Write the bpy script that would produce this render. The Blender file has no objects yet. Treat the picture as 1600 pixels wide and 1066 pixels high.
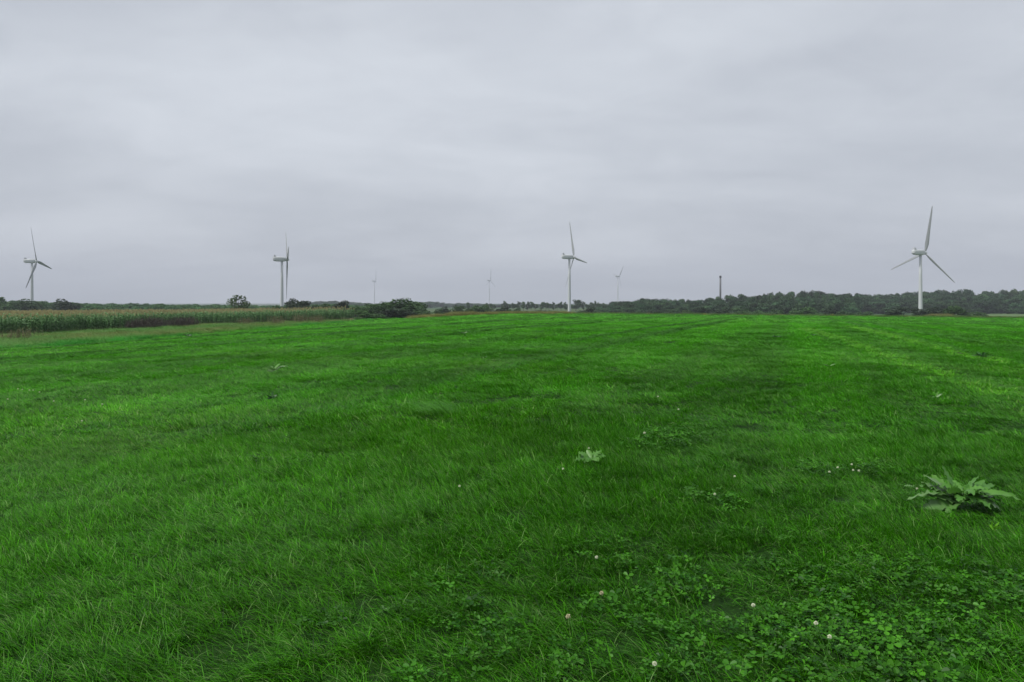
import bpy, math, random
import numpy as np

RNG = np.random.default_rng(11)
random.seed(11)
scene = bpy.context.scene
COL = scene.collection
R = math.radians

# ------------------------------------------------------------------ camera
F = 1150.0            # focal length in photo pixels (photo is 1600 wide)
HZ = 472.0            # row of the true horizon in the photo
EYE = 1.6
cam_d = bpy.data.cameras.new("camera")
cam = bpy.data.objects.new("camera", cam_d)
COL.objects.link(cam)
cam.location = (0, 0, EYE)
cam.rotation_euler = (R(90), 0, 0)
cam_d.sensor_width = 36.0
cam_d.lens = F / 1600.0 * 36.0
cam_d.shift_y = -(533.0 - HZ) / 1600.0
cam_d.clip_start = 0.05
cam_d.clip_end = 30000
scene.camera = cam

# ------------------------------------------------------------------ light
SUN_EL, SUN_AZ = R(60), R(-105)      # high on the left, softened by the overcast
sun_d = bpy.data.lights.new("sun", 'SUN')
sun_d.energy = 1.5
sun_d.angle = R(14)
sun_d.color = (1.0, 0.97, 0.93)
sun = bpy.data.objects.new("sun", sun_d)
COL.objects.link(sun)
sun.rotation_euler = (R(90) - SUN_EL, 0, math.pi - SUN_AZ)   # azimuth clockwise from +Y

world = bpy.data.worlds.new("World")
scene.world = world
world.use_nodes = True
wn, wl = world.node_tree.nodes, world.node_tree.links
for n in list(wn):
    wn.remove(n)


def N(nodes, kind, **kw):
    n = nodes.new(kind)
    for k, v in kw.items():
        if k == 'inp':
            for kk, vv in v.items():
                n.inputs[kk].default_value = vv
        else:
            setattr(n, k, v)
    return n


w_out = N(wn, 'ShaderNodeOutputWorld')
w_bg = N(wn, 'ShaderNodeBackground', inp={'Strength': 0.1})
w_sky = N(wn, 'ShaderNodeTexSky', sky_type='NISHITA', sun_disc=False,
          sun_elevation=SUN_EL, sun_rotation=SUN_AZ, dust_density=4.0)
w_tc = N(wn, 'ShaderNodeTexCoord')
w_sep = N(wn, 'ShaderNodeSeparateXYZ')
wl.new(w_tc.outputs['Generated'], w_sep.inputs[0])
w_abs = N(wn, 'ShaderNodeMath', operation='ABSOLUTE')
wl.new(w_sep.outputs['Z'], w_abs.inputs[0])
w_zp = N(wn, 'ShaderNodeMath', operation='ADD', inp={1: 0.20})
wl.new(w_abs.outputs[0], w_zp.inputs[0])
w_dx = N(wn, 'ShaderNodeMath', operation='DIVIDE')
w_dy = N(wn, 'ShaderNodeMath', operation='DIVIDE')
wl.new(w_sep.outputs['X'], w_dx.inputs[0]); wl.new(w_zp.outputs[0], w_dx.inputs[1])
wl.new(w_sep.outputs['Y'], w_dy.inputs[0]); wl.new(w_zp.outputs[0], w_dy.inputs[1])
w_cmb = N(wn, 'ShaderNodeCombineXYZ')
wl.new(w_dx.outputs[0], w_cmb.inputs[0]); wl.new(w_dy.outputs[0], w_cmb.inputs[1])


def w_noise(loc, sc, scale, detail, rough, dist):
    m = N(wn, 'ShaderNodeMapping')
    m.inputs['Location'].default_value = loc
    m.inputs['Scale'].default_value = sc
    wl.new(w_cmb.outputs[0], m.inputs[0])
    t = N(wn, 'ShaderNodeTexNoise', inp={'Scale': scale, 'Detail': detail, 'Roughness': rough, 'Distortion': dist})
    wl.new(m.outputs[0], t.inputs['Vector'])
    return t.outputs['Fac']


n1 = w_noise((1.406, -24.664, 9.819), (0.60, 1.0, 1), 0.95, 4.0, 0.5, 0.4)     # broad cloud decks
n2 = w_noise((7.1, 3.2, 0), (0.9, 1.1, 1), 3.2, 8.0, 0.6, 0.9)      # wisps
w_m1 = N(wn, 'ShaderNodeMapRange', inp={1: 0.32, 2: 0.68, 3: 0.0, 4: 1.0})
w_m1.interpolation_type = 'SMOOTHSTEP'
wl.new(n1, w_m1.inputs[0])
w_m2 = N(wn, 'ShaderNodeMapRange', inp={1: 0.3, 2: 0.7, 3: -0.5, 4: 0.5})
wl.new(n2, w_m2.inputs[0])
w_mul = N(wn, 'ShaderNodeMath', operation='MULTIPLY_ADD', inp={1: 0.35})
wl.new(w_m2.outputs[0], w_mul.inputs[0]); wl.new(w_m1.outputs[0], w_mul.inputs[2])
w_ramp = N(wn, 'ShaderNodeValToRGB')
cr = w_ramp.color_ramp
cr.elements[0].position = 0.0; cr.elements[0].color = (0.545, 0.580, 0.640, 1)
cr.elements[1].position = 1.0; cr.elements[1].color = (0.715, 0.755, 0.815, 1)
wl.new(w_mul.outputs[0], w_ramp.inputs[0])
w_x10 = N(wn, 'ShaderNodeVectorMath', operation='SCALE', inp={'Scale': 10.0 / 2.64})
wl.new(w_ramp.outputs[0], w_x10.inputs[0])
w_mix = N(wn, 'ShaderNodeMix', data_type='RGBA')
w_mix.inputs['Factor'].default_value = 0.97
wl.new(w_sky.outputs[0], w_mix.inputs['A'])
wl.new(w_x10.outputs[0], w_mix.inputs['B'])
wl.new(w_mix.outputs['Result'], w_bg.inputs['Color'])
wl.new(w_bg.outputs[0], w_out.inputs['Surface'])

# ------------------------------------------------------------------ render settings
vs = scene.view_settings
vs.view_transform = 'Standard'
vs.look = 'None'
vs.exposure = 1.4
vs.gamma = 1.0
vs.use_curve_mapping = False
scene.render.engine = 'CYCLES'
cy = scene.cycles
cy.use_denoising = True
cy.denoiser = 'OPENIMAGEDENOISE'
cy.denoising_input_passes = 'RGB_ALBEDO_NORMAL'
cy.denoising_prefilter = 'ACCURATE'
cy.max_bounces = 4
cy.diffuse_bounces = 3
cy.glossy_bounces = 2
cy.transmission_bounces = 4
cy.transparent_max_bounces = 4
cy.volume_bounces = 0
cy.sample_clamp_indirect = 4.0
cy.use_adaptive_sampling = False

# ------------------------------------------------------------------ helpers: noise, terrain, placement
_perm = np.random.default_rng(5).random((256, 256))


def vnoise(x, y):
    x = np.asarray(x, float); y = np.asarray(y, float)
    xi = np.floor(x).astype(int); yi = np.floor(y).astype(int)
    fx = x - xi; fy = y - yi
    fx = fx * fx * (3 - 2 * fx); fy = fy * fy * (3 - 2 * fy)
    g = lambda a, b: _perm[a & 255, b & 255]
    return ((g(xi, yi) * (1 - fx) + g(xi + 1, yi) * fx) * (1 - fy)
            + (g(xi, yi + 1) * (1 - fx) + g(xi + 1, yi + 1) * fx) * fy)


def fbm(x, y, s, o=3):
    v = 0; a = 1; t = 0
    for k in range(o):
        v = v + a * vnoise(np.asarray(x) / s + 17.3 * k, np.asarray(y) / s - 9.1 * k)
        t += a; a *= 0.5; s = s / 2.1
    return v / t


def sstep(a, b, x):
    t = np.clip((np.asarray(x, float) - a) / (b - a), 0, 1)
    return t * t * (3 - 2 * t)


def field_end(x):
    """distance (y) of the far edge of the hay field / corn field at cross position x"""
    return np.interp(x, [-400, -120, -40, -26, -15, 0, 14, 60, 104, 200, 500],
                     [260, 230, 190, 118, 132, 152, 163, 163, 160, 165, 200])


def T(x, y):
    x = np.asarray(x, float); y = np.asarray(y, float)
    yy = np.minimum(np.abs(y), 260) * np.sign(y)
    z = -0.006 * yy
    fade = 1 - 0.75 * sstep(200, 500, y)
    xl = np.maximum(-x, 0)
    z = z - 1.75 * (1 - np.exp(-(xl / 42.0) ** 1.25)) * fade * 1.06
    z = z - 0.0092 * np.clip(x, 0, 140) * fade
    s = y - field_end(x)
    drop = 4.0 * sstep(0, 130, s) + 5.0 * sstep(700, 2500, y)
    z = z - drop
    far = sstep(250, 700, np.hypot(x, y))
    z = z + far * 2.0 * (fbm(x, y, 420.0, 2) - 0.5)
    near = 1 - sstep(40, 120, np.hypot(x, y))
    z = z + near * (0.10 * (fbm(x, y, 5.0, 2) - 0.5) + 0.05 * (fbm(x + 40, y, 0.9, 2) - 0.5))
    return z


def G(px, py):
    """ground point seen at a photo pixel"""
    d = np.concatenate([np.arange(1.5, 60, 0.02), np.arange(60, 1500, 0.25)])
    x = (px - 800.0) / F * d
    z = EYE - (py - HZ) / F * d
    k = int(np.argmax(T(x, d) > z))
    return float(x[k]), float(d[k])


def at(px, d):
    """ground point below column px at distance d"""
    x = (px - 800.0) / F * d
    return float(x), float(d), float(T(x, d))


def zpix(py, d):
    return EYE - (py - HZ) / F * d


def tag(o, label=None, cat=None, group=None, kind=None):
    if label: o['label'] = label
    if cat: o['category'] = cat
    if group: o['group'] = group
    if kind: o['kind'] = kind
    return o


def new_mesh(name, verts, faces, mat=None, attrs=None, smooth=False):
    """faces: list of integer arrays (n,3) / (n,4) or list of tuples"""
    me = bpy.data.meshes.new(name)
    verts = np.asarray(verts, np.float32)
    if isinstance(faces, np.ndarray):
        faces = [faces]
    if len(faces) and isinstance(faces[0], np.ndarray):
        loops = np.concatenate([f.ravel() for f in faces]).astype(np.int32)
        sizes = np.concatenate([np.full(len(f), f.shape[1], np.int32) for f in faces])
        starts = np.concatenate([[0], np.cumsum(sizes)[:-1]]).astype(np.int32)
        me.vertices.add(len(verts)); me.vertices.foreach_set('co', verts.ravel())
        me.loops.add(len(loops)); me.loops.foreach_set('vertex_index', loops)
        me.polygons.add(len(sizes)); me.polygons.foreach_set('loop_start', starts)
        me.update(calc_edges=True)
    else:
        me.from_pydata([tuple(v) for v in verts], [], faces)
        me.update()
    if attrs:
        for k, v in attrs.items():
            v = np.asarray(v, np.float32)
            if v.ndim == 1:
                a = me.attributes.new(k, 'FLOAT', 'POINT'); a.data.foreach_set('value', v)
            else:
                a = me.attributes.new(k, 'FLOAT_COLOR', 'POINT')
                c = np.ones((len(v), 4), np.float32); c[:, :3] = v
                a.data.foreach_set('color', c.ravel())
    if smooth:
        me.shade_smooth()
    if mat:
        me.materials.append(mat)
    return me


def add(name, me, parent=None, loc=(0, 0, 0), rot=(0, 0, 0), scale=(1, 1, 1)):
    o = bpy.data.objects.new(name, me)
    COL.objects.link(o)
    o.location = loc; o.rotation_euler = rot; o.scale = scale
    if parent is not None:
        o.parent = parent
    return o


# ------------------------------------------------------------------ materials
def material(name):
    m = bpy.data.materials.new(name)
    m.use_nodes = True
    nt = m.node_tree
    for n in list(nt.nodes):
        nt.nodes.remove(n)
    return m, nt.nodes, nt.links


def leaf_material(name, col_a, col_b, trans=0.3, rough=0.45, spec=0.25, inst_tint=False, objrand=0.0, tip=None, geo_tint=False):
    """leaf / blade: colour between a and b by the per-piece random number, some light through the leaf"""
    m, n, l = material(name)
    out = N(n, 'ShaderNodeOutputMaterial')
    at_r = N(n, 'ShaderNodeAttribute', attribute_name='rnd', attribute_type='GEOMETRY')
    mix = N(n, 'ShaderNodeMix', data_type='RGBA')
    mix.inputs['A'].default_value = (*col_a, 1); mix.inputs['B'].default_value = (*col_b, 1)
    l.new(at_r.outputs['Fac'], mix.inputs['Factor'])
    col = mix.outputs['Result']
    if tip is not None:
        at_h = N(n, 'ShaderNodeAttribute', attribute_name='dry', attribute_type='GEOMETRY')  # dryness on maize, painted blade highlights on meadow grass
        mt = N(n, 'ShaderNodeMix', data_type='RGBA')
        mt.inputs['B'].default_value = (*tip, 1)
        l.new(at_h.outputs['Fac'], mt.inputs['Factor']); l.new(col, mt.inputs['A'])
        col = mt.outputs['Result']
    if inst_tint or geo_tint:
        at_t = N(n, 'ShaderNodeAttribute', attribute_name='tint', attribute_type='INSTANCER' if inst_tint else 'GEOMETRY')
        mm = N(n, 'ShaderNodeMix', data_type='RGBA', blend_type='MULTIPLY')
        mm.inputs['Factor'].default_value = 1.0
        l.new(col, mm.inputs['A']); l.new(at_t.outputs['Color'], mm.inputs['B'])
        col = mm.outputs['Result']
    if objrand > 0:
        oi = N(n, 'ShaderNodeObjectInfo')
        mr = N(n, 'ShaderNodeMapRange', inp={3: 1 - objrand, 4: 1 + objrand})
        l.new(oi.outputs['Random'], mr.inputs[0])
        hs = N(n, 'ShaderNodeHueSaturation')
        l.new(mr.outputs[0], hs.inputs['Value']); l.new(col, hs.inputs['Color'])
        col = hs.outputs['Color']
    bs = N(n, 'ShaderNodeBsdfPrincipled', inp={'Roughness': rough, 'Specular IOR Level': spec})
    tr = N(n, 'ShaderNodeBsdfTranslucent')
    ms = N(n, 'ShaderNodeMixShader', inp={0: trans})
    l.new(col, bs.inputs['Base Color']); l.new(col, tr.inputs['Color'])
    l.new(bs.outputs[0], ms.inputs[1]); l.new(tr.outputs[0], ms.inputs[2])
    l.new(ms.outputs[0], out.inputs['Surface'])
    return m


def paint_material(name, col, rough=0.5, wear=0.08, scale=0.6):
    m, n, l = material(name)
    out = N(n, 'ShaderNodeOutputMaterial')
    tc = N(n, 'ShaderNodeTexCoord')
    tx = N(n, 'ShaderNodeTexNoise', inp={'Scale': scale, 'Detail': 4.0})
    l.new(tc.outputs['Object'], tx.inputs['Vector'])
    mr = N(n, 'ShaderNodeMapRange', inp={3: 1 - wear, 4: 1 + wear})
    l.new(tx.outputs['Fac'], mr.inputs[0])
    sc = N(n, 'ShaderNodeVectorMath', operation='SCALE')
    sc.inputs[0].default_value = col
    l.new(mr.outputs[0], sc.inputs['Scale'])
    bs = N(n, 'ShaderNodeBsdfPrincipled', inp={'Roughness': rough, 'Specular IOR Level': 0.3})
    l.new(sc.outputs[0], bs.inputs['Base Color'])
    l.new(bs.outputs[0], out.inputs['Surface'])
    return m


GRASS_A, GRASS_B = (0.005, 0.048, 0.001), (0.104, 0.455, 0.006)
M_GRASS = leaf_material('meadow grass', GRASS_A, GRASS_B, 0.22, 0.42, 0.11, inst_tint=True, tip=(0.27, 0.46, 0.13))  # tip is the painted highlight colour of the scattered pale blades
M_CLOVER = leaf_material('clover leaf', (0.012, 0.076, 0.002), (0.058, 0.220, 0.008), 0.22, 0.45, 0.16, inst_tint=True)
M_ROUGH = leaf_material('rough verge grass', (0.10, 0.17, 0.035), (0.25, 0.24, 0.085), 0.25, 0.6, 0.15, inst_tint=True)
M_CORN = leaf_material('maize leaf', (0.040, 0.125, 0.030), (0.18, 0.335, 0.13), 0.25, 0.5, 0.2, tip=(0.36, 0.32, 0.16), objrand=0.12)
M_DOCK_PALE = leaf_material('dock leaf pale', (0.070, 0.165, 0.036), (0.125, 0.245, 0.075), 0.15, 0.40, 0.5)
M_DOCK = leaf_material('dock leaf green', (0.050, 0.17, 0.018), (0.10, 0.26, 0.035), 0.28, 0.45, 0.4)
M_WEED_DARK = leaf_material('weed leaf dark', (0.020, 0.075, 0.018), (0.035, 0.11, 0.025), 0.15, 0.45, 0.35)
M_WEED_LIME = leaf_material('weed leaf lime', (0.10, 0.30, 0.012), (0.15, 0.38, 0.02), 0.3, 0.5, 0.25)
M_BARK = paint_material('bark', (0.10, 0.08, 0.06), 0.9, 0.4, 2.0)
M_FOL = leaf_material('hedge foliage', (0.018, 0.048, 0.014), (0.062, 0.130, 0.036), 0.2, 0.6, 0.2, objrand=0.25)
M_FOL_DARK = leaf_material('thorn foliage', (0.012, 0.026, 0.013), (0.034, 0.058, 0.026), 0.15, 0.6, 0.2, objrand=0.15)
M_FOL_LIGHT = leaf_material('willow foliage', (0.045, 0.085, 0.026), (0.09, 0.145, 0.05), 0.25, 0.6, 0.2, objrand=0.12)
M_FOL_WOOD = leaf_material('woodland foliage', (0.016, 0.042, 0.018), (0.056, 0.115, 0.044), 0.2, 0.65, 0.15, inst_tint=True)
M_PETAL = leaf_material('clover petal', (0.60, 0.65, 0.44), (0.84, 0.88, 0.70), 0.3, 0.6, 0.1)
M_PETAL_OLD = leaf_material('clover petal browned', (0.38, 0.34, 0.18), (0.70, 0.68, 0.46), 0.2, 0.6, 0.1)
M_STEM = paint_material('flower stem', (0.07, 0.20, 0.03), 0.6)
M_WHITE = paint_material('turbine paint', (0.52, 0.545, 0.55), 0.45, 0.05, 0.15)
M_BLADE = paint_material('turbine blade', (0.26, 0.28, 0.285), 0.4, 0.04, 0.2)
M_GREY = paint_material('turbine grey', (0.38, 0.40, 0.42), 0.5)
M_STACK = paint_material('chimney steel', (0.12, 0.125, 0.135), 0.7, 0.2, 0.3)
M_STACK_TOP = paint_material('chimney cap', (0.03, 0.03, 0.033), 0.7, 0.2)

# ground: soil and thatch under the grass, farmland beyond; colour zones are stored on the sheet
gm, n, l = material('ground')
out = N(n, 'ShaderNodeOutputMaterial')
za = N(n, 'ShaderNodeAttribute', attribute_name='zone', attribute_type='GEOMETRY')
tc = N(n, 'ShaderNodeTexCoord')
t1 = N(n, 'ShaderNodeTexNoise', inp={'Scale': 0.05, 'Detail': 8.0, 'Roughness': 0.65})
t2 = N(n, 'ShaderNodeTexNoise', inp={'Scale': 9.0, 'Detail': 6.0, 'Roughness': 0.7})
l.new(tc.outputs['Object'], t1.inputs['Vector']); l.new(tc.outputs['Object'], t2.inputs['Vector'])
ma = N(n, 'ShaderNodeMath', operation='ADD')
l.new(t1.outputs['Fac'], ma.inputs[0]); l.new(t2.outputs['Fac'], ma.inputs[1])
mr = N(n, 'ShaderNodeMapRange', inp={1: 0.6, 2: 1.4, 3: 0.6, 4: 1.4})
l.new(ma.outputs[0], mr.inputs[0])
sc_ = N(n, 'ShaderNodeVectorMath', operation='SCALE')
l.new(za.outputs['Color'], sc_.inputs[0]); l.new(mr.outputs[0], sc_.inputs['Scale'])
bs = N(n, 'ShaderNodeBsdfPrincipled', inp={'Roughness': 0.95, 'Specular IOR Level': 0.1})
bu = N(n, 'ShaderNodeBump', inp={'Strength': 0.6, 'Distance': 0.03})
l.new(t2.outputs['Fac'], bu.inputs['Height'])
l.new(sc_.outputs[0], bs.inputs['Base Color']); l.new(bu.outputs[0], bs.inputs['Normal'])
l.new(bs.outputs[0], out.inputs['Surface'])
M_GROUND = gm

# ------------------------------------------------------------------ ground sheet
# edge lines read from the photograph and laid on the terrain
corn_edge = np.array([G(*p) for p in [(0, 527), (60, 525), (120, 520), (190, 516), (280, 510), (370, 507), (450, 504), (556, 501)]])
field_left = np.array([G(*p) for p in [(0, 546), (100, 541), (200, 534), (300, 525), (400, 516), (480, 509), (562, 503)]])


def extend(line):
    d = line[1] - line[0]; d = d / np.linalg.norm(d)
    return np.vstack([line[0] - d * 80, line])


corn_edge = extend(corn_edge)
field_left = extend(field_left)
corn_edge = corn_edge[np.argsort(corn_edge[:, 1])]
field_left = field_left[np.argsort(field_left[:, 1])]


def x_left(y):    # left limit of the mown field at distance y
    return np.interp(y, field_left[:, 1], field_left[:, 0])


def x_corn(y):
    return np.interp(y, corn_edge[:, 1], corn_edge[:, 0])


def axis(lo, hi, fine, n):
    a = np.linspace(-1, 1, n)
    k = 8.0
    s = np.sinh(a * k) / np.sinh(k)
    v = np.where(s < 0, -s * lo, s * hi)
    return v


def build_ground():
    xs = axis(-6000, 6000, .4, 241)
    ys = np.concatenate([-axis(-6000, 6000, .4, 121)[61:][::-1][::2], [0.0], axis(-6000, 6000, .4, 401)[201:]])
    ys = np.sort(ys)
    X, Y = np.meshgrid(xs, ys)
    Z = T(X, Y)
    V = np.stack([X, Y, Z], -1).reshape(-1, 3)
    ny, nx = X.shape
    idx = np.arange(nx * ny).reshape(ny, nx)
    q = np.stack([idx[:-1, :-1], idx[:-1, 1:], idx[1:, 1:], idx[1:, :-1]], -1).reshape(-1, 4)
    x, y = V[:, 0], V[:, 1]
    c = np.zeros((len(V), 3))
    c[:] = (0.010, 0.034, 0.004)
    fe = field_end(x)
    beyond = y > fe + 2
    n1 = fbm(x, y, 260.0, 2)
    pale = np.array((0.042, 0.085, 0.028)); dark = np.array((0.030, 0.065, 0.022)); straw = np.array((0.055, 0.085, 0.032))
    k = sstep(0.35, 0.6, n1)[:, None]
    farm = dark * (1 - k) + pale * k
    k2 = sstep(0.62, 0.72, fbm(x + 900, y, 330.0, 1))[:, None]
    farm = farm * (1 - k2) + straw * k2
    c[beyond] = farm[beyond]
    # pale pasture right of the wood
    past = beyond & (x > 95) & (y < 620) & (x / np.maximum(y, 1) > 0.56)
    c[past] = (0.075, 0.125, 0.045)
    verge = (~beyond) & (x < x_left(y)) & (y > 5)
    c[verge] = (0.13, 0.12, 0.05)
    me = new_mesh('ground', V, q, M_GROUND, {'zone': c}, smooth=True)
    o = add('ground', me)
    tag(o, kind='structure')
    return o


build_ground()

# ------------------------------------------------------------------ scattering (instances on points)
LIB = {}


def library(name, meshes):
    c = bpy.data.collections.new(name)
    for k, me in enumerate(meshes):
        o = bpy.data.objects.new(f'{name}_{k:02d}', me)
        c.objects.link(o)
    LIB[name] = c
    return c


def scatter(name, lib, P, rot, scl, tint):
    n = len(P)
    me = bpy.data.meshes.new(name)
    me.vertices.add(n)
    me.vertices.foreach_set('co', np.asarray(P, np.float32).ravel())
    a = me.attributes.new('rot', 'FLOAT_VECTOR', 'POINT'); a.data.foreach_set('vector', np.asarray(rot, np.float32).ravel())
    a = me.attributes.new('scl', 'FLOAT_VECTOR', 'POINT'); a.data.foreach_set('vector', np.asarray(scl, np.float32).ravel())
    a = me.attributes.new('pick', 'INT', 'POINT'); a.data.foreach_set('value', RNG.integers(0, 1000, n).astype(np.int32))
    a = me.attributes.new('tint', 'FLOAT_COLOR', 'POINT')
    c = np.ones((n, 4), np.float32); c[:, :3] = tint
    a.data.foreach_set('color', c.ravel())
    o = add(name, me)
    ng = bpy.data.node_groups.new(name, 'GeometryNodeTree')
    ng.interface.new_socket('Geometry', in_out='INPUT', socket_type='NodeSocketGeometry')
    ng.interface.new_socket('Geometry', in_out='OUTPUT', socket_type='NodeSocketGeometry')
    gn, gl = ng.nodes, ng.links
    gi = gn.new('NodeGroupInput'); go = gn.new('NodeGroupOutput')
    ci = gn.new('GeometryNodeCollectionInfo')
    ci.inputs['Collection'].default_value = lib
    ci.inputs['Separate Children'].default_value = True
    ci.inputs['Reset Children'].default_value = True
    ip = gn.new('GeometryNodeInstanceOnPoints')
    ip.inputs['Pick Instance'].default_value = True

    def na(nm, dt):
        q = gn.new('GeometryNodeInputNamedAttribute'); q.data_type = dt
        q.inputs['Name'].default_value = nm
        return q.outputs['Attribute']
    e2r = gn.new('FunctionNodeEulerToRotation')
    gl.new(na('rot', 'FLOAT_VECTOR'), e2r.inputs[0])
    gl.new(gi.outputs[0], ip.inputs['Points'])
    gl.new(ci.outputs[0], ip.inputs['Instance'])
    gl.new(na('pick', 'INT'), ip.inputs['Instance Index'])
    gl.new(e2r.outputs[0], ip.inputs['Rotation'])
    gl.new(na('scl', 'FLOAT_VECTOR'), ip.inputs['Scale'])
    gl.new(ip.outputs[0], go.inputs[0])
    md = o.modifiers.new('scatter', 'NODES')
    md.node_group = ng
    return o


def blades(n, size, lmin, lmax, w0, segs, tufts, seed, wind=0.55, bend=(25, 75), tilt=(5, 28), glint_p=0.03, mat=None, tipw=0.12, name='blades'):
    """a patch of grass blades: each a tapering, bending strip growing out of tufts"""
    r = np.random.default_rng(seed)
    tc_ = (r.random((tufts, 2)) - 0.5) * size
    th = 0.6 + 0.75 * r.random(tufts)
    k = r.integers(0, tufts, n)
    off = r.normal(0, size / math.sqrt(tufts) * 0.36, (n, 2))
    base = tc_[k] + off
    L = (lmin + (lmax - lmin) * r.random(n) ** 1.3) * th[k]
    u = r.normal(0, 1, (n, 2)) * 0.75 + off / (np.linalg.norm(off, axis=1, keepdims=True) + 1e-6) * 0.35
    u[:, 0] += wind * 1.6
    az = np.arctan2(u[:, 1], u[:, 0])
    t0 = np.radians(r.uniform(*tilt, n)); t1 = np.radians(r.uniform(*bend, n))
    flop = r.random(n) < 0.06
    t1[flop] += np.radians(45)
    W = w0 * r.uniform(0.7, 1.25, n)
    ca, sa = np.cos(az), np.sin(az)
    tw = az + np.pi / 2 + r.normal(0, 0.6, n)
    sx, sy = np.cos(tw), np.sin(tw)
    P = np.zeros((n, segs + 1, 2, 3))
    pos = np.stack([base[:, 0], base[:, 1], np.full(n, -0.01)], -1)
    for s in range(segs + 1):
        t = s / segs
        wd = W * (1 - (1 - tipw) * t ** 1.6) * (0.75 if s == 0 else 1.0) * 0.5
        side = np.stack([sx * wd, sy * wd, np.zeros(n)], -1)
        P[:, s, 0] = pos - side; P[:, s, 1] = pos + side
        ang = t0 + t1 * (t + 0.5 / segs)
        st = L / segs
        pos = pos + np.stack([np.sin(ang) * ca * st, np.sin(ang) * sa * st, np.cos(ang) * st], -1)
    V = P.reshape(-1, 3)
    b = (np.arange(n) * (segs + 1) * 2)[:, None]
    qs = []
    for s in range(segs):
        qs.append(np.stack([b[:, 0] + 2 * s, b[:, 0] + 2 * s + 1, b[:, 0] + 2 * s + 3, b[:, 0] + 2 * s + 2], -1))
    q = np.concatenate(qs)
    per = (segs + 1) * 2
    rnd = np.repeat(np.clip(r.normal(0.47, 0.32, n), 0, 1), per)
    dry = np.where(r.random(n) < glint_p, r.uniform(0.35, 0.9, n), 0.0)  # share of meadow blades coloured pale to imitate glossy highlights
    return new_mesh(name, V, q, mat, {'rnd': rnd, 'dry': np.repeat(dry, per)})


L0 = library('turf_near', [blades(720, 0.42, 0.045, 0.14, 0.0041, 3, 15, 100 + k, mat=M_GRASS, wind=.75, tilt=(8, 42), bend=(25, 80), glint_p=0.13) for k in range(9)])
L1 = library('turf_mid', [blades(950, 0.75, 0.05, 0.135, 0.0066, 3, 34, 200 + k, mat=M_GRASS, wind=.8, tilt=(10, 42), bend=(30, 80), glint_p=0.10) for k in range(8)])
L2 = library('turf_far', [blades(760, 1.0, 0.07, 0.18, 0.014, 2, 45, 300 + k, mat=M_GRASS, tilt=(14, 42), bend=(35, 85)) for k in range(6)])
L3 = library('turf_distant', [blades(1100, 3.2, 0.09, 0.21, 0.034, 2, 110, 400 + k, mat=M_GRASS, tilt=(22, 55), bend=(35, 85)) for k in range(6)])
LV = library('verge_tussock', [blades(420, 1.2, 0.25, 0.75, 0.016, 3, 12, 500 + k, mat=M_ROUGH, wind=0.25, glint_p=0.0) for k in range(6)])

# wheel tracks on the right, read from the photograph
trk_a = np.array([G(*p) for p in [(1600, 626), (1475, 588), (1381, 556), (1319, 533), (1256, 515)]])
trk_b = np.array([G(*p) for p in [(1600, 575), (1503, 555), (1453, 542), (1400, 528), (1325, 511)]])


def line_dist(x, y, pts):
    best = np.full(np.shape(x), 1e9)
    p = np.vstack([pts[0] - (pts[1] - pts[0]) * 3, pts])
    for a, b in zip(p[:-1], p[1:]):
        d = b - a; L2_ = d @ d
        t = np.clip(((x - a[0]) * d[0] + (y - a[1]) * d[1]) / L2_, 0, 1)
        best = np.minimum(best, np.hypot(x - a[0] - t * d[0], y - a[1] - t * d[1]))
    return best


edge_dir = np.array([0.352, 0.936])
bare = []      # (x, y, radius, amount) places where other plants push the grass back


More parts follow.
